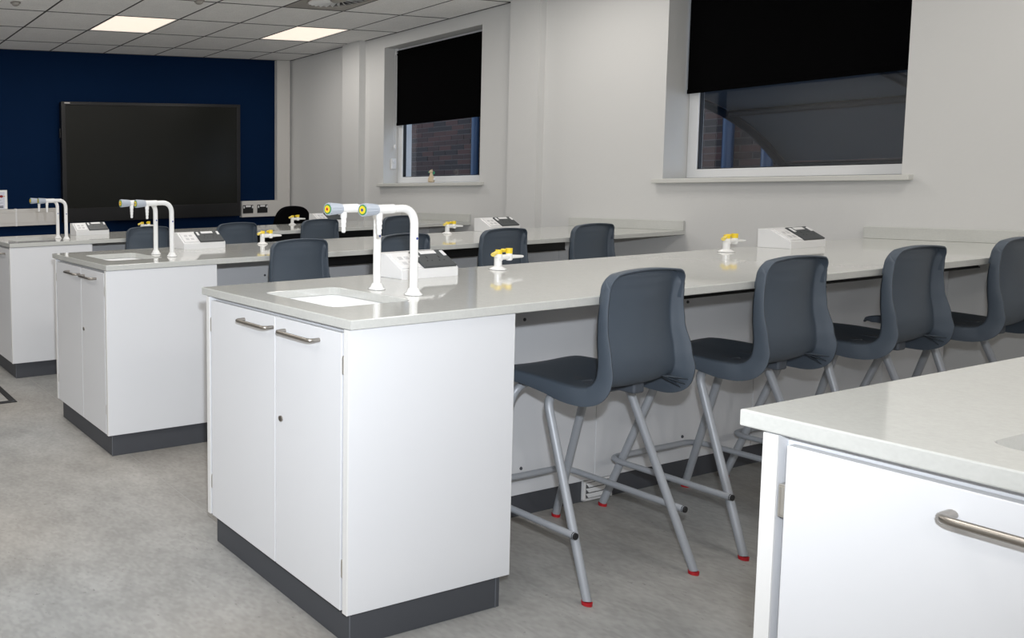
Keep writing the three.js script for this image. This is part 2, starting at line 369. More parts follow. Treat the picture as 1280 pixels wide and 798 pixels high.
{ // curved canopy beyond the near window
  const prof = [[4.54, 2.185], [5.2, 2.13], [5.7, 2.065], [6.1, 1.98], [6.6, 1.843], [6.9, 1.72], [7.15, 1.585], [7.464, 1.372]];
  const t = thing('canopy', 'blue steel canopy with curved translucent roof outside the near window', 'canopy', [6.1, -0.12, -0.9]);
  const loc = ([x, y], z) => new THREE.Vector3(x - 6.1, y + 0.12, z + 0.9);
  const zr = [-2.798, -1.5, -0.2];
  for (const z of zr) obj('rib', new THREE.TubeGeometry(new THREE.CatmullRomCurve3(prof.map(p => loc(p, z))), 40, 0.034, 8), M.canopySteel, t);
  for (let k = 0; k < 2; k++) {
    const C = new THREE.CatmullRomCurve3(prof.map(p => loc([p[0], p[1] + 0.04], 0))), pos = [], idx = [];
    const a = zr[k] + 0.9 + .006, b = zr[k + 1] + 0.9 - .006, N = 30;
    for (let i = 0; i <= N; i++) { const q = C.getPoint(i / N); for (const [z, dy] of [[a, 0], [b, 0], [b, .008], [a, .008]]) pos.push(q.x, q.y + dy, z); }
    for (let i = 0; i < N; i++) for (let e = 0; e < 4; e++) { const p = i * 4 + e, q = i * 4 + (e + 1) % 4; idx.push(p, p + 4, q, q, p + 4, q + 4); }
    const g = new THREE.BufferGeometry(); g.setAttribute('position', new THREE.Float32BufferAttribute(pos, 3)); g.setIndex(idx); g.computeVertexNormals();
    obj('roof_sheet', g, M.polycarb, t);
  }
  for (const p of [[5.2, 2.13], [6.6, 1.843], [7.464, 1.372]]) { const A = loc(p, -2.82), B = loc(p, -0.18); obj('purlin', cylBetween([A.x, A.y, A.z], [B.x, B.y, B.z], .03, .03, 8), M.canopySteel, t); }
  for (const z of zr) { const A = loc([7.464, 1.372], z); obj('post', cylBetween([A.x, 0, A.z], [A.x, A.y, A.z], .035, .035, 12), M.canopySteel, t); }
  for (const z of zr) { const A = loc([4.54, 2.185], z); obj('wall_plate', rbox(A.x - .04, A.x + .02, A.y - .09, A.y + .06, A.z - .06, A.z + .06, .004), M.canopySteel, t); }
}

// ------------------------------------------------------------------ screen wall
{
  const t = thing('display_screen', 'huge black interactive display screen on the navy wall', 'screen', [2.345, 0, ZS + .004]);
  const x0 = -1.065, x1 = 1.075, y0 = 0.955, y1 = 2.203;
  obj('housing', rbox(x0, x1, y0, y1, 0.02, 0.075, .008), M.bezel, t);
  obj('bezel', [rbox(x0, x1, y1 - .035, y1, .07, .088, .003), rbox(x0, x1, y0, y0 + .145, .07, .088, .003), rbox(x0, x0 + .045, y0 + .14, y1 - .03, .07, .088, .003), rbox(x1 - .045, x1, y0 + .14, y1 - .03, .07, .088, .003)], M.bezel, t);
  obj('glass_panel', box(x0 + .044, x1 - .044, y0 + .144, y1 - .034, .074, .080), M.screen, t);
  obj('name_mark', box(x0 + .035, x0 + .095, y1 - .020, y1 - .008, .087, .0885), std({ color: lin(.5, .48, .46), roughness: .4 }), t);
  obj('wall_bracket', box(-.4, .4, 1.2, 1.9, 0, .021), M.black, t);
  obj('side_connector', rbox(x0 - .012, x0 + .002, 1.83, 1.93, .03, .06, .003), M.bezel, t);
  obj('sensor_button', cylBetween([x0 + .19, y0 + .06, .086], [x0 + .19, y0 + .06, .091], .012, .012, 16), M.darkHole, t);
}
{ // plastic trunking: vertical drop and socket run
  const t = thing('cable_trunking', 'white vertical cable trunking and socket run beside the screen', 'trunking', [4.02, 0, ZS]);
  obj('vertical_duct', rbox(-.080, .092, 0.93, HC - .006, 0, .05, .004), M.trunk, t);
  obj('duct_lip', [rbox(-.083, -.065, 1.115, HC - .008, .045, .056, .002), rbox(.075, .093, 0.93, HC - .008, .045, .056, .002)], M.trunk, t);
  obj('horizontal_duct', rbox(-.555, -.07, .933, 1.118, 0, .05, .004), M.trunk, t);
  for (const [a, b] of [[-.545, -.408], [-.352, -.215]]) {
    const s = obj('double_socket', rbox(a, b, .978, 1.072, .048, .058, .004), M.black, t);
    const mid = (a + b) / 2;
    obj('switch', rbox(a + .005, a + .02, 1.035, 1.062, .056, .063, .002), M.plasticWhite, s);
    obj('switch', rbox(b - .02, b - .005, 1.035, 1.062, .056, .063, .002), M.plasticWhite, s);
    obj('label_strip', rbox(mid - .033, mid + .033, 1.048, 1.068, .056, .060, .001), M.plasticWhite, s);
  }
}
{
  const t = thing('cable_trunking', 'white horizontal cable trunking left of the screen', 'trunking', [0.6, 0, ZS]);
  for (const [a, b] of [[-1.4, .176], [.184, .612]]) obj('duct_cover', rbox(a, b, .936, 1.11, 0, .05, .004), M.trunk, t);
  obj('joint_strip', rbox(.172, .19, .934, 1.114, 0, .053, .003), M.plasticWhite, t);
  obj('cover_rib', [rbox(-1.4, .612, 1.076, 1.08, .048, .053, .001), rbox(-1.4, .612, .97, .974, .048, .053, .001)], M.trunk, t);
}
{ // notice cut by the left edge
  const c = document.createElement('canvas'); c.width = 256; c.height = 256; const x = c.getContext('2d');
  x.fillStyle = '#d9dbe6'; x.fillRect(0, 0, 256, 256); x.fillStyle = '#f4f4f2'; x.fillRect(0, 0, 256, 18); x.fillRect(238, 0, 18, 256);
  for (const [px, col] of [[30, '#8b1a12'], [90, '#d89a1c'], [150, '#e2b23a'], [206, '#8b1010']]) { x.fillStyle = col; x.beginPath(); x.arc(px, 82, 18, 0, 7); x.fill(); }
  x.fillStyle = '#d8a030'; x.beginPath(); x.arc(234, 82, 7, 0, 7); x.fill();
  x.fillStyle = '#9a9dac'; for (let i = 0; i < 5; i++) x.fillRect(18, 118 + i * 18, 150 + (i * 37) % 60, 5);
  x.fillStyle = '#30323c'; x.fillRect(18, 214, 100, 12); x.fillRect(140, 214, 84, 12); x.fillRect(180, 232, 44, 12);
  const m = new THREE.CanvasTexture(c); m.colorSpace = THREE.SRGBColorSpace;
  const t = thing('notice', 'white notice with red and yellow dots on the navy wall above the trunking', 'sign', [0.55, 1.112, ZS]);
  obj('board', rbox(-.15, .153, 0, .195, .0, .008, .002), M.plasticWhite, t);
  const pr = new THREE.PlaneGeometry(.29, .185); pr.translate(.0, .0975, .0085); obj('print', pr, std({ map: m, roughness: .5 }), t);
}

// ------------------------------------------------------------------ laboratory benches
const SINK = { x0: 0.108, x1: 0.41, z0: -0.55, z1: -0.195, r: 0.032 };
function worktop(key, label) {
  const z = BENCH_Z[key], t = thing('worktop', label, 'worktop', [0, H - TOPT, z], 0, 'grey bench worktops');
  const e = 0.0025, s = new THREE.Shape();
  s.moveTo(e, -D + e); s.lineTo(XW - e, -D + e); s.lineTo(XW - e, -e); s.lineTo(e, -e); s.closePath();
  s.holes.push(roundRect(SINK.x0 - e, SINK.x1 + e, SINK.z0 - e, SINK.z1 + e, SINK.r + e, THREE.Path));
  const g = new THREE.ExtrudeGeometry(s, { depth: TOPT - 2 * e, bevelEnabled: true, bevelSize: e, bevelThickness: e, bevelSegments: 2, curveSegments: 10 });
  g.rotateX(Math.PI / 2); g.translate(0, TOPT - e, 0);
  obj('slab', metreUVkeep(g), M.top, t);
  obj('upstand', metreUV(rbox(XW - 0.019, XW, TOPT, TOPT + 0.0646, -D, 0, .0025)), M.top, t);
  return t;
}
function metreUVkeep(g) {            // metre uv while keeping the bevel normals
  const q = g.index ? g.toNonIndexed() : g, p = q.attributes.position, n = q.attributes.normal, uv = new Float32Array(p.count * 2);
  for (let i = 0; i < p.count; i++) { const up = Math.abs(n.getY(i)) > .5, sx = Math.abs(n.getX(i)) > .6; uv[2 * i] = sx ? p.getZ(i) : p.getX(i); uv[2 * i + 1] = up ? p.getZ(i) : p.getY(i); }
  q.setAttribute('uv', new THREE.BufferAttribute(uv, 2)); return q;
}
const place = { near: 'the bench cut off at the lower right', front: 'the big front bench', middle: 'the middle bench', rear: 'the rear bench nearest the screen' };
for (const k of Object.keys(place)) worktop(k, { near: 'pale grey worktop cut off at the lower right corner', front: 'grey worktop of the big front bench with two gas taps', middle: 'grey worktop of the middle bench between two rows of stools', rear: 'grey worktop of the rear bench in front of the screen' }[k]);

// inset sink: rounded bowl with wall thickness
let sinkProto = null;
function bowlLoop(inset, y, r) {
  const x0 = SINK.x0 + inset, x1 = SINK.x1 - inset, z0 = SINK.z0 + inset, z1 = SINK.z1 - inset, q = Math.max(.008, r), out = [];
  for (const [cx, cz, a0] of [[x1 - q, z1 - q, 0], [x0 + q, z1 - q, 1], [x0 + q, z0 + q, 2], [x1 - q, z0 + q, 3]])
    for (let i = 0; i <= 8; i++) { const a = (a0 + i / 8) * Math.PI / 2; out.push([cx + Math.cos(a) * q, y, cz + Math.sin(a) * q]); }
  return out;
}
function loft(loops, capEnd) {
  const n = loops[0].length, pos = [], idx = [];
  for (const l of loops) for (const p of l) pos.push(...p);
  for (let k = 0; k < loops.length - 1; k++) for (let i = 0; i < n; i++) { const a = k * n + i, b = k * n + (i + 1) % n; idx.push(a, b, a + n, b, b + n, a + n); }
  if (capEnd) { const l = loops[loops.length - 1], c = [0, 1, 2].map(a => l.reduce((s, p) => s + p[a], 0) / n), ci = pos.length / 3; pos.push(...c); const k = (loops.length - 1) * n; for (let i = 0; i < n; i++) idx.push(k + i, k + (i + 1) % n, ci); }
  const g = new THREE.BufferGeometry(); g.setAttribute('position', new THREE.Float32BufferAttribute(pos, 3)); g.setIndex(idx); g.computeVertexNormals(); return g;
}
M.ceramic.side = THREE.DoubleSide;
for (const k of Object.keys(place)) {
  const label = `white rectangular sink set into the worktop of ${place[k]}`, y = H - TOPT - 0.0005;
  if (!sinkProto) {
    sinkProto = thing('sink', label, 'sink', [0, y, BENCH_Z[k]], 0, 'bench sinks');
    const R = SINK.r;
    const inner = loft([bowlLoop(-.006, 0, R), bowlLoop(-.002, -.002, R), bowlLoop(.006, -.03, R), bowlLoop(.012, -.13, R), bowlLoop(.022, -.155, R), bowlLoop(.045, -.165, R * .6)], true);
    const outer = loft([bowlLoop(-.022, 0, R), bowlLoop(-.022, -.012, R), bowlLoop(-.004, -.016, R), bowlLoop(.0, -.15, R), bowlLoop(.03, -.178, R)], true);
    const rim = loft([bowlLoop(-.022, 0, R), bowlLoop(-.006, 0, R)], false);
    obj('bowl', [inner, outer, rim], M.ceramic, sinkProto);
    obj('waste', lathe([[.001, -.160], [.02, -.161], [.03, -.1635], [.03, -.170]], 24).translate((SINK.x0 + SINK.x1) / 2, 0, (SINK.z0 + SINK.z1) / 2), M.chrome, sinkProto);
  } else dup(sinkProto, [0, y, BENCH_Z[k]], label);
}

// sink cabinet: carcass, two doors with bow handles, hinges, plinth
const CH = 0.11, CL = 0.61, CN = -0.008, CF = -D + 0.03;
let cabProto = null;
for (const k of Object.keys(place)) {
  const label = { near: 'white cabinet cut off at the lower right with one bar handle', front: 'largest white two door sink cabinet at the end of the front bench', middle: 'white two door sink cabinet at the end of the middle bench', rear: 'white sink cabinet of the rear bench cut by the left edge' }[k];
  const pos = [0, 0, BENCH_Z[k]];
  if (cabProto) { dup(cabProto, pos, label); continue; }
  const t = cabProto = thing('sink_cabinet', label, 'cabinet', pos, 0, 'sink cabinets');
  const top = H - TOPT - 0.0015, P = 0.019;
  obj('side_panel', rbox(0.003, CL, CH, top, CN - P, CN, .0015), M.laminate, t);
  obj('side_panel', rbox(0.003, CL, CH, top, CF, CF + P, .0015), M.laminate, t);
  obj('edge_band', [rbox(0.0005, 0.0045, CH, top, CN - P, CN, .001), rbox(0.0005, 0.0045, CH, top, CF, CF + P, .001), rbox(CL - .002, CL + .001, CH, top, CN - P, CN, .001)], M.edge, t);
  obj('carcass', [box(0.024, CL, CH, CH + .018, CF + P, CN - P), box(CL - .016, CL - .001, CH + .018, top - .2, CF + P, CN - P), box(0.028, 0.046, top - .05, top, CF + P, CN - P), box(0.026, 0.04, CH + .018, top - .05, CF + P, CF + P + .03), box(0.026, 0.04, CH + .018, top - .05, CN - P - .03, CN - P)], M.laminate, t);
  const za = CF + P + 0.010, zb = CN - P - 0.010, zm = -0.335;
  for (const [a, b, hz, lock] of [[za, zm - .0015, -0.425, false], [zm + .0015, zb, -0.208, true]]) {
    const d = obj('door', rbox(0.002, 0.021, CH + .001, top - .012, a, b, .0018), M.laminate, t);
    obj('handle', bentTube([[0.004, .868, hz - .078], [-.032, .868, hz - .078], [-.032, .868, hz + .078], [0.004, .868, hz + .078]], .016, .0062, 48, 12), M.steel, d);
    if (lock) { obj('lock', cylBetween([.003, .588, a + .028], [-.002, .588, a + .028], .0095, .009, 20), M.steel, d); obj('keyhole', box(-.0026, -.0015, .582, .594, a + .0268, a + .0292), M.darkHole, d); }
    const hinge = lock ? zb + .004 : za - .004;
    for (const y of [0.235, 0.815]) obj('hinge', [rbox(.004, .018, y - .026, y + .026, hinge - .004, hinge + .004, .001), cylBetween([.006, y - .022, hinge], [.006, y + .022, hinge], .0045, .0045, 10)], M.hinge, d);
  }
  obj('plinth', rbox(0.03, CL - .012, 0, CH - .002, CF + .015, CN - .022, .002), M.plinth, t);
  obj('plinth_joint', [box(.0285, .031, 0, CH - .004, CN - .0225, CN - .0205), box(CL - .03, CL - .027, 0, CH - .004, CN - .0225, CN - .021)], std({ color: lin(.13, .14, .16), roughness: .5 }), t);
}

cabProto.traverse(o => { if (o.name === 'handle') o.position.z = -0.036; });   // on the lower right cabinet the handles sit nearer the hinge

// service spine under the worktop: boards, plinth, vent
let spineProto = null;
for (const k of Object.keys(place)) {
  const label = `white knee hole panel with dark plinth under ${place[k]}`, pos = [0, 0, BENCH_Z[k]];
  if (spineProto) { dup(spineProto, pos, label); continue; }
  const t = spineProto = thing('bench_panel', label, 'panel', pos, 0, 'knee hole panels');
  const top = H - TOPT - .0015, x0 = CL + .004, x1 = XW - .002;
  for (const [a, b] of [[x0, 1.608], [1.612, 2.604], [2.608, 3.60], [3.604, x1]]) obj('board', rbox(a, b, .096, top, -.465, -.447, .001), M.laminate, t);
  obj('back_board', box(x0, x1, .096, top, -.742, -.724), M.laminate, t);
  obj('plinth', box(x0, x1, 0, .096, -.735, -.464), M.plinth, t);
  for (const x of [1.203, 2.138, 3.1]) for (const y of [.2, .78]) obj('screw_cap', cylBetween([x, y, -.448], [x, y, -.444], .007, .006, 12), M.plinth, t);
  const v = obj('vent', [rbox(1.56, 1.725, .006, .09, -.466, -.460, .002)], M.ventBack, t);
  obj('vent_frame', [rbox(1.56, 1.725, .082, .09, -.464, -.452, .001), rbox(1.56, 1.725, .006, .014, -.464, -.452, .001), rbox(1.56, 1.572, .006, .09, -.464, -.452, .001), rbox(1.713, 1.725, .006, .09, -.464, -.452, .001)], M.plasticWhite, v);
  for (let i = 0; i < 3; i++) { const b = new THREE.BoxGeometry(.12, .003, .016); b.rotateX(.7); b.translate(1.643, .026 + i * .022, -.453); obj('louvre', b, M.plasticWhite, v); }
}
for (const k of Object.keys(place)) {
  const t = thing('cable_duct', `black cable duct under the worktop of ${place[k]}`, 'duct', [0, H - TOPT, BENCH_Z[k]], 0, 'under bench ducts'), end = k === 'front' ? 4.1 : 3.5;
  obj('tray', rbox(1.5, end, -.092, -.001, -.37, -.33, .003), M.black, t);
  obj('lip', rbox(1.5, end, -.094, -.087, -.375, -.325, .002), M.black, t);
}

// ------------------------------------------------------------------ bench fittings
function makeTap(label, pos, dot) {
  const t = thing('swan_neck_tap', label, 'tap', pos, 0, 'laboratory taps');
  obj('base_flange', lathe([[.001, 0], [.027, 0], [.027, .004], [.021, .010], [.0165, .020], [.0135, .024], [.001, .024]], 32), M.tapWhite, t);
  const Y = .283;
  obj('neck', bentTube([[0, .02, 0], [0, Y, 0], [-.115, Y, 0]], .060, .0125, 60, 20), M.tapWhite, t);
  const b = obj('valve_body', [cylBetween([-.088, Y, 0], [-.156, Y, 0], .0152, .0152, 24), cylBetween([-.083, Y, 0], [-.089, Y, 0], .0125, .0152, 24)], M.tapWhite, t);
  obj('nozzle', lathe([[.001, -.001], [.0105, 0], [.0100, -.020], [.0080, -.022], [.0095, -.036], [.0072, -.038], [.0085, -.050], [.0062, -.052], [.0072, -.064], [.0050, -.070], [.001, -.070]], 20).translate(-.142, Y - .011, 0), M.tapWhite, b);
  const kn = obj('knob', [cylBetween([-.154, Y, 0], [-.207, Y, 0], .0165, .0205, 32), ...Array.from({ length: 14 }, (_, i) => { const a = i / 14 * Math.PI * 2; return cylBetween([-.160, Y + Math.cos(a) * .0167, Math.sin(a) * .0167], [-.204, Y + Math.cos(a) * .0202, Math.sin(a) * .0202], .0012, .0014, 6); })], M.knob, t);
  obj('dial_ring', cylBetween([-.2065, Y, 0], [-.2085, Y, 0], .0165, .0165, 32), M.green, kn);
  obj('dial', cylBetween([-.208, Y, 0], [-.2096, Y, 0], .0125, .0125, 32), M.yellow, kn);
  obj('dial_mark', cylBetween([-.2094, Y, 0], [-.2104, Y, 0], .0048, .0048, 20), dot, kn);
  obj('neck_mark', cylBetween([.0, .185, .0120], [.0, .185, .0131], .004, .004, 12), M.blueDot, t);
  return t;
}
const hot = makeTap('far white swan neck tap with red dial on the front bench', [.486, H, -.432], M.redDot);
const cold = makeTap('near white swan neck tap with blue dial on the front bench', [.492, H, -.277], M.blueDot);
dup(hot, [.470, H, BENCH_Z.middle - .400], 'left white swan neck tap on the middle bench');
dup(cold, [.478, H, BENCH_Z.middle - .232], 'right white swan neck tap on the middle bench');
dup(hot, [.455, H, BENCH_Z.rear - .29], 'left white swan neck tap on the rear bench');
dup(cold, [.465, H, BENCH_Z.rear - .14], 'right white swan neck tap on the rear bench');

function makeSocketBox(label, pos) {
  const t = thing('socket_box', label, 'socket', pos, 0, 'bench socket boxes');
  // cross-section in (z, y), extruded along x
  const Wd = 0.278, s = new THREE.Shape(); s.moveTo(-.130, 0); s.lineTo(0, 0); s.lineTo(0, .030); s.lineTo(-.085, .088); s.lineTo(-.130, .088); s.closePath();
  const g = new THREE.ExtrudeGeometry(s, { depth: Wd - .004, bevelEnabled: true, bevelSize: .002, bevelThickness: .002, bevelSegments: 2 });
  g.rotateY(-Math.PI / 2); g.translate(Wd - .002, .002, 0);   // shape x -> z, depth -> x
  // after the turn: depth runs -x and shape x runs z
  obj('housing', g, M.plasticWhite, t);
  const tilt = Math.atan2(.058, .085);
  const onSlope = (geo) => { geo.rotateX(tilt); geo.translate(0, .060, -.0415); return geo; };   // local y = out of the slope, z down the slope
  obj('data_plate', onSlope(rbox(.010, .102, .001, .008, -.042, .042, .0015)), M.plasticWhite, t);
  for (const x of [.040, .072]) for (const z of [-.014, .016]) obj('data_port', onSlope(rbox(x - .010, x + .010, .007, .0095, z - .008, z + .008, .001)), std({ color: lin(.55, .55, .56), roughness: .5 }), t);
  const p = obj('socket_plate', onSlope(rbox(.112, .272, .001, .011, -.050, .047, .003)), M.plasticGrey, t);
  obj('label_strip', onSlope(rbox(.150, .228, .010, .0125, -.044, -.026, .001)), M.plasticWhite, p);
  for (const x of [.124, .259]) obj('rocker_switch', onSlope(rbox(x - .007, x + .007, .010, .0145, -.040, -.010, .0015)), M.plasticWhite, p);
  for (const x of [.162, .222]) obj('pin_slots', [onSlope(box(x - .002, x + .002, .0108, .0114, -.012, .000)), onSlope(box(x - .014, x - .009, .0108, .0114, .012, .016)), onSlope(box(x + .009, x + .014, .0108, .0114, .012, .016))], M.darkHole, p);
  return t;
}
const sock = makeSocketBox('white socket box behind the sink taps of the front bench', [.752, H, -.595]);
dup(sock, [3.135, H, -.600], 'white socket box of the front bench near the window wall');
dup(sock, [.740, H, BENCH_Z.middle - .575], 'white socket box behind the sink taps of the middle bench');
dup(sock, [3.165, H, BENCH_Z.middle - .62], 'white socket box of the middle bench near the window wall');
dup(sock, [.680, H, BENCH_Z.rear - .50], 'white socket box behind the sink taps of the rear bench');
dup(sock, [2.98, H, BENCH_Z.rear - .53], 'white socket box of the rear bench near the window wall');

function makeGasTap(label, pos) {
  const t = thing('gas_tap', label, 'gas tap', pos, 0, 'bench gas taps');
  obj('base_flange', lathe([[.001, 0], [.032, 0], [.032, .004], [.020, .011], [.0145, .015], [.001, .015]], 28), M.tapWhite, t);
  obj('column', [cylBetween([0, .010, 0], [0, .050, 0], .0140, .0140, 24), cylBetween([0, .048, 0], [.004, .066, 0], .0155, .0125, 24), cylBetween([0, .044, .011], [0, .044, .016], .008, .007, 16)], M.tapWhite, t);
  obj('cross_body', [cylBetween([0, .050, 0], [.072, .050, 0], .0112, .0112, 20), cylBetween([.060, .039, 0], [.060, .066, 0], .0130, .0115, 20), cylBetween([.060, .035, 0], [.060, .040, 0], .009, .0130, 20)], M.tapWhite, t);
  obj('nozzle', [cylBetween([.070, .050, 0], [.132, .048, 0], .0085, .0058, 16), cylBetween([.132, .048, 0], [.137, .048, 0], .0058, .0045, 16)], M.tapWhite, t);
  const h1 = obj('handle', cylBetween([.002, .064, 0], [.003, .082, 0], .0130, .0122, 20), M.yellow, t);
  obj('lever', [cylBetween([-.004, .074, 0], [-.036, .063, .006], .0062, .0085, 14)], M.paleYellow, h1);
  obj('handle', [cylBetween([.060, .064, 0], [.060, .085, 0], .0120, .0125, 20), cylBetween([.060, .076, 0], [.062, .073, -.034], .0062, .0085, 14)], M.yellow, t);
  return t;
}
const gas = makeGasTap('white gas tap with yellow handles nearest the sink on the front bench', [1.307, H, -.652]);
dup(gas, [2.755, H, -.655], 'white gas tap with yellow handles beside the right socket box of the front bench');
dup(gas, [1.322, H, BENCH_Z.middle - .640], 'white gas tap with yellow handles nearest the sink on the middle bench');
dup(gas, [2.825, H, BENCH_Z.middle - .665], 'white gas tap with yellow handles beside the right socket box of the middle bench');
dup(gas, [1.285, H, BENCH_Z.rear - .58], 'white gas tap with yellow handles nearest the sink on the rear bench');
dup(gas, [2.80, H, BENCH_Z.rear - .66], 'white gas tap with yellow handles in front of the black chair on the rear bench');

// ------------------------------------------------------------------ high stools
function stoolShell() {
  // side profile (z, y), from the front lip of the seat to the rolled top of the back; local z = 0 at the worktop's near edge
  const ctrl = [[-.355, .630], [-.343, .650], [-.315, .663], [-.23, .667], [-.12, .662], [-.05, .657], [-.012, .660], [.010, .674], [.020, .70], [.020, .75], [.012, .82], [.010, .88], [.014, .94], [.020, .975], [.026, .999], [.030, 1.013]];
  const C = new THREE.CatmullRomCurve3(ctrl.map(([z, y]) => new THREE.Vector3(0, y, z)), false, 'centripetal');
  const len = ctrl.length - 1, N = 90;
  const tab = (xs, ys, v) => { for (let i = 0; i < xs.length - 1; i++) if (v <= xs[i + 1]) { const f = Math.max(0, (v - xs[i]) / (xs[i + 1] - xs[i])), s = f * f * (3 - 2 * f); return ys[i] + (ys[i + 1] - ys[i]) * s; } return ys[ys.length - 1]; };
  const kx = [0, 1, 2, 3, 5, 6.5, 8, 9, 10.5, 12, 13, 14, 15];
  const wv = [.170, .187, .196, .200, .198, .192, .186, .181, .173, .168, .166, .166, .166];     // half width
  const dv = [.010, .022, .032, .042, .060, .062, .056, .048, .038, .032, .028, .010, .006];     // flange depth
  const cv = [.003, .006, .010, .012, .012, .012, .016, .020, .024, .024, .020, .014, .006];     // dishing
  const th = .005, S = 18, loops = [];
  for (let k = 0; k <= N; k++) {
    const u = k / N * len, t = u / len, p = C.getPoint(t), tg = C.getTangent(t);
    const nz = tg.y, ny = -tg.z;                                        // points to the rear / downwards
    const over = Math.max(0, p.y - .978), RC = .036, w = tab(kx, wv, u) - (RC - Math.sqrt(RC * RC - Math.min(over, RC * .98) ** 2)), d = tab(kx, dv, u), c = tab(kx, cv, u), crown = .014 * Math.max(0, (u - 12) / 3);
    const at = (x, n) => { const s = Math.min(1, Math.abs(x / w)); return [x, p.y + ny * n + crown * (1 - s * s), p.z + nz * n]; };
    const loop = [], fl = .006;
    // sitter's side, left to right, with rolled edge, then the flange and the rear side back again
    loop.push(at(-w - fl, d), at(-w - fl * .85, d * .55), at(-w - fl * .4, Math.min(d * .25, .010)));
    for (let i = 0; i <= S; i++) { const s = -1 + 2 * i / S, e = Math.pow(Math.abs(s), 10); loop.push(at(s * (w - .001), c * (1 - s * s) + .003 * e)); }
    loop.push(at(w + fl * .4, Math.min(d * .25, .010)), at(w + fl * .85, d * .55), at(w + fl, d));
    loop.push(at(w + fl - .0055, d), at(w - .0050, Math.max(d * .55, th + .002)), at(w - .010, th + .004));
    for (let i = S; i >= 0; i--) { const s = -1 + 2 * i / S; loop.push(at(s * (w - .014), c * (1 - s * s) + th)); }
    loop.push(at(-w + .010, th + .004), at(-w + .0050, Math.max(d * .55, th + .002)), at(-w - fl + .0055, d));
    loops.push(loop);
  }
  const g = loft(loops, false), n = loops[0].length;
  // close both ends
  const idx = Array.from(g.index.array), M2 = loops.length - 1;
  for (const [k, flip] of [[0, 1], [M2, 0]]) for (let i = 0; i < n / 2 - 1; i++) { const a = k * n + i, b = k * n + i + 1, c = k * n + n - 1 - i, d = k * n + n - 2 - i; if (flip) idx.push(a, c, b, b, c, d); else idx.push(a, b, c, b, d, c); }
  g.setIndex(idx); g.computeVertexNormals();
  // rim that runs round the top of the back and meets the side flanges
  const line = [], yc = .978, RC = .036, W0 = .1695, zAt = y => { let best = 0, e = 9; for (let i = 60; i <= 100; i++) { const q = C.getPoint(i / 100); if (Math.abs(q.y - y) < e) { e = Math.abs(q.y - y); best = q.z; } } return best; };
  for (let i = 0; i < 6; i++) line.push([-.1655 - (W0 - .1655) * i / 6, .925 + (yc - .925) * i / 6, -1, 0]);
  for (let i = 0; i <= 8; i++) { const a = Math.PI - i / 8 * Math.PI / 2; line.push([-W0 + RC + Math.cos(a) * RC, yc + Math.sin(a) * RC, Math.cos(a), Math.sin(a)]); }
  for (let i = 1; i < 16; i++) line.push([(-W0 + RC) + 2 * (W0 - RC) * i / 16, yc + RC, 0, 1]);
  const half = line.slice(0, 15); for (let i = half.length - 1; i >= 0; i--) line.push([-half[i][0], half[i][1], -half[i][2], half[i][3]]);
  const rim = line.map(([x, y, nx, ny]) => {
    const q = x / W0, yy = y + .014 * Math.max(0, (y - .94) / .074) * (1 - q * q), z = zAt(Math.min(1.013, y)), dep = .031 - .004 * Math.max(0, (y - .925) / .09), t = .0018 + .0037 * Math.min(1, Math.max(0, (y - .925) / .05));
    const o = (k, n) => [x - nx * k, yy - ny * k, z + n];
    return [o(.0012, -.001), o(0, .002), o(-.001, dep - .0015), o(.001, dep), o(t - .001, dep), o(t, dep - .0015), o(t, .004), o(t, .0)];
  });
  const rg = loft(rim, false), all = mergeGeometries([g, rg].map(clean));
  const p = all.attributes.position, uv = new Float32Array(p.count * 2);
  for (let i = 0; i < p.count; i++) { uv[2 * i] = p.getX(i) * 4; uv[2 * i + 1] = (p.getY(i) + p.getZ(i)) * 4; }
  all.setAttribute('uv', new THREE.BufferAttribute(uv, 2));
  return all;
}
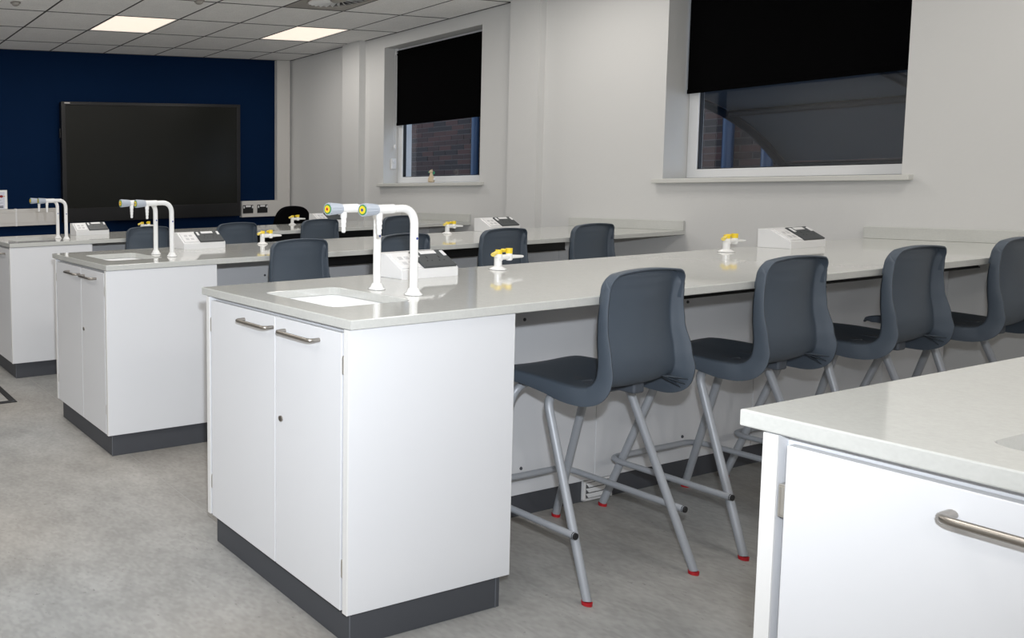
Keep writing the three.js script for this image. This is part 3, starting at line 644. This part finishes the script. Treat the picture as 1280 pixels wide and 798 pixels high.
function makeStool(label, pos, group) {
  const t = thing('high_stool', label, 'stool', pos, 0, group);
  const off = 0.165;                                    // the base of the stool lies this far in front of the bench edge line
  M.shell.side = THREE.DoubleSide;
  const sh = obj('seat_shell', stoolShell().translate(0, 0, off), M.shell, t);
  for (const sx of [-1, 1]) for (const a of [0.35, 0.75, 1.15]) {        // stiffening ribs in the rear corner
    const r = new THREE.BufferGeometry(), c = [.160 * sx, .668, .012 + off], e = [.184 * sx, c[1] + Math.sin(a - 1.3) * .048, c[2] + Math.cos(a - 1.3) * .048], f = [.110 * sx, c[1] + .004, c[2] + .012];
    const th = .0018, P = []; for (const q of [-th, th]) for (const v of [c, e, f]) P.push(v[0], v[1] + q, v[2]);
    r.setAttribute('position', new THREE.Float32BufferAttribute(P, 3)); r.setIndex([0, 1, 2, 3, 5, 4, 0, 3, 1, 1, 3, 4, 1, 4, 2, 2, 4, 5, 2, 5, 0, 0, 5, 3]); r.computeVertexNormals();
    obj('rib', r, M.shell, sh);
  }
  const R = .0128;
  for (const [sx, sz] of [[-1, 1], [1, 1], [-1, -1], [1, -1]]) {
    const rear = sz > 0, top = rear ? [.192 * sx, .606, -.130 + off] : [.178 * sx, .610, -.245 + off], foot = [.249 * sx, .012, (rear ? .062 : -.410) + off];
    const leg = obj('leg', bentTube([foot, top, [0, top[1], top[2]]], .06, R, 70, 14), M.tube, t);
            obj('foot', [cyl(R + .0015, R + .0022, .011, 16).translate(foot[0], .0055, foot[2])], M.redFoot, leg);
  }
  const zf = -.388 + off, zb = .024 + off, xr = .256;
  const fr = obj('footrest', bentTube([[-xr, .203, zb], [-xr, .203, zf], [xr, .203, zf], [xr, .203, zb]], .06, .0115, 100, 14), M.tube, t);
  for (const s of [-1, 1]) obj('end_cap', cylBetween([xr * s, .203, zb - .004], [xr * s, .203, zb + .004], .0118, .0105, 16), M.darkHole, fr);
  // moulded saddles that hold the frame under the seat
  for (const s of [-1, 1]) {
    obj('saddle', [rbox(.07 * s - .03, .07 * s + .03, .598, .652, -.26 + off, -.08 + off, .008), rbox(.085 * s - .025, .085 * s + .025, .604, .650, -.09 + off, -.02 + off, .008)], M.bracket, t);
    obj('bolt', cylBetween([.07 * s, .592, -.17 + off], [.07 * s, .600, -.17 + off], .008, .008, 8), M.chrome, t);
  }
  return t;
}
let stool = null;
const rows = { front: [1.100, 1.857, 2.614, 3.371], middle: [1.075, 1.765, 2.50, 3.235], rear: [1.03, 1.775, 2.535, 3.335] };
const stoolLabels = {
  front: ['dark slate high stool beside the big front cabinet, first of the front row', 'dark slate high stool, second from the big front cabinet', 'dark slate high stool, third from the big front cabinet', 'dark slate high stool at the front bench cut off by the right edge'],
  middle: ['dark slate stool at the middle bench left of the front bench taps', 'dark slate stool at the middle bench behind the front bench taps and socket box', 'dark slate stool at the middle bench behind the left gas tap of the front bench', 'dark slate stool at the middle bench nearest the window wall'],
  rear: ['dark slate stool at the rear bench behind the middle bench taps', 'dark slate stool at the rear bench behind the left gas tap of the middle bench', 'dark slate stool at the rear bench behind the front bench tap knobs', 'dark slate stool at the rear bench nearest the window wall'],
};
for (const k of Object.keys(rows)) rows[k].forEach((x, i) => {
  const pos = [x, 0, BENCH_Z[k] - 0.165];
  if (!stool) stool = makeStool(stoolLabels[k][i], pos, 'high stools along the benches'); else dup(stool, pos, stoolLabels[k][i]);
});

// ------------------------------------------------------------------ teacher's chair behind the rear bench
{
  const t = thing('office_chair', 'black round backed office chair behind the rear bench', 'chair', [3.42, 0, -4.98]);
  const s = new THREE.Shape(); s.moveTo(-.17, 0); s.lineTo(.17, 0); s.bezierCurveTo(.215, .05, .225, .17, .20, .27); s.bezierCurveTo(.17, .40, .10, .415, 0, .415); s.bezierCurveTo(-.10, .415, -.17, .40, -.20, .27); s.bezierCurveTo(-.225, .17, -.215, .05, -.17, 0);
  const b = new THREE.ExtrudeGeometry(s, { depth: .035, bevelEnabled: true, bevelSize: .012, bevelThickness: .014, bevelSegments: 4, curveSegments: 20 }); b.rotateX(.06); b.translate(0, .655, .17);
  obj('backrest', b, M.blackFabric, t);
  obj('seat', rbox(-.23, .23, .44, .51, -.24, .20, .03, 4), M.blackFabric, t);
  obj('back_support', bentTube([[0, .45, .05], [0, .45, .26], [0, .85, .225]], .06, .02, 40, 10), M.black, t);
  obj('gas_lift', [cylBetween([0, .12, 0], [0, .30, 0], .028, .028, 20), cylBetween([0, .30, 0], [0, .445, 0], .016, .016, 16)], M.black, t);
  for (let k = 0; k < 5; k++) { const a = k / 5 * Math.PI * 2, c = Math.cos(a), d = Math.sin(a); const l = obj('base_arm', cylBetween([0, .12, 0], [c * .29, .075, d * .29], .024, .016, 12), M.black, t); obj('castor', cylBetween([c * .29 - d * .02, .028, d * .29 + c * .02], [c * .29 + d * .02, .028, d * .29 - c * .02], .028, .028, 18), M.black, l); obj('castor_stem', cylBetween([c * .29, .03, d * .29], [c * .29, .08, d * .29], .008, .008, 10), M.black, l); }
}

// ------------------------------------------------------------------ floor access cover at the left
{
  const t = thing('floor_hatch', 'dark framed access cover in the floor at the left edge', 'hatch', [-0.335, 0, -2.975]);
  const a = .205, b = .165;
  obj('frame', [rbox(-a, a, 0, .004, b, a, .001), rbox(-a, a, 0, .004, -a, -b, .001), rbox(-a, -b, 0, .004, -b, b, .001), rbox(b, a, 0, .004, -b, b, .001)], M.black, t);
  obj('cover', metreUV(box(-b + .008, b - .008, 0, .003, -b + .008, b - .008)), M.floor, t);
  obj('corner_screw', cylBetween([.185, .003, .185], [.185, .005, .185], .008, .008, 12), M.plinth, t);
}

renderer.render(scene, camera);
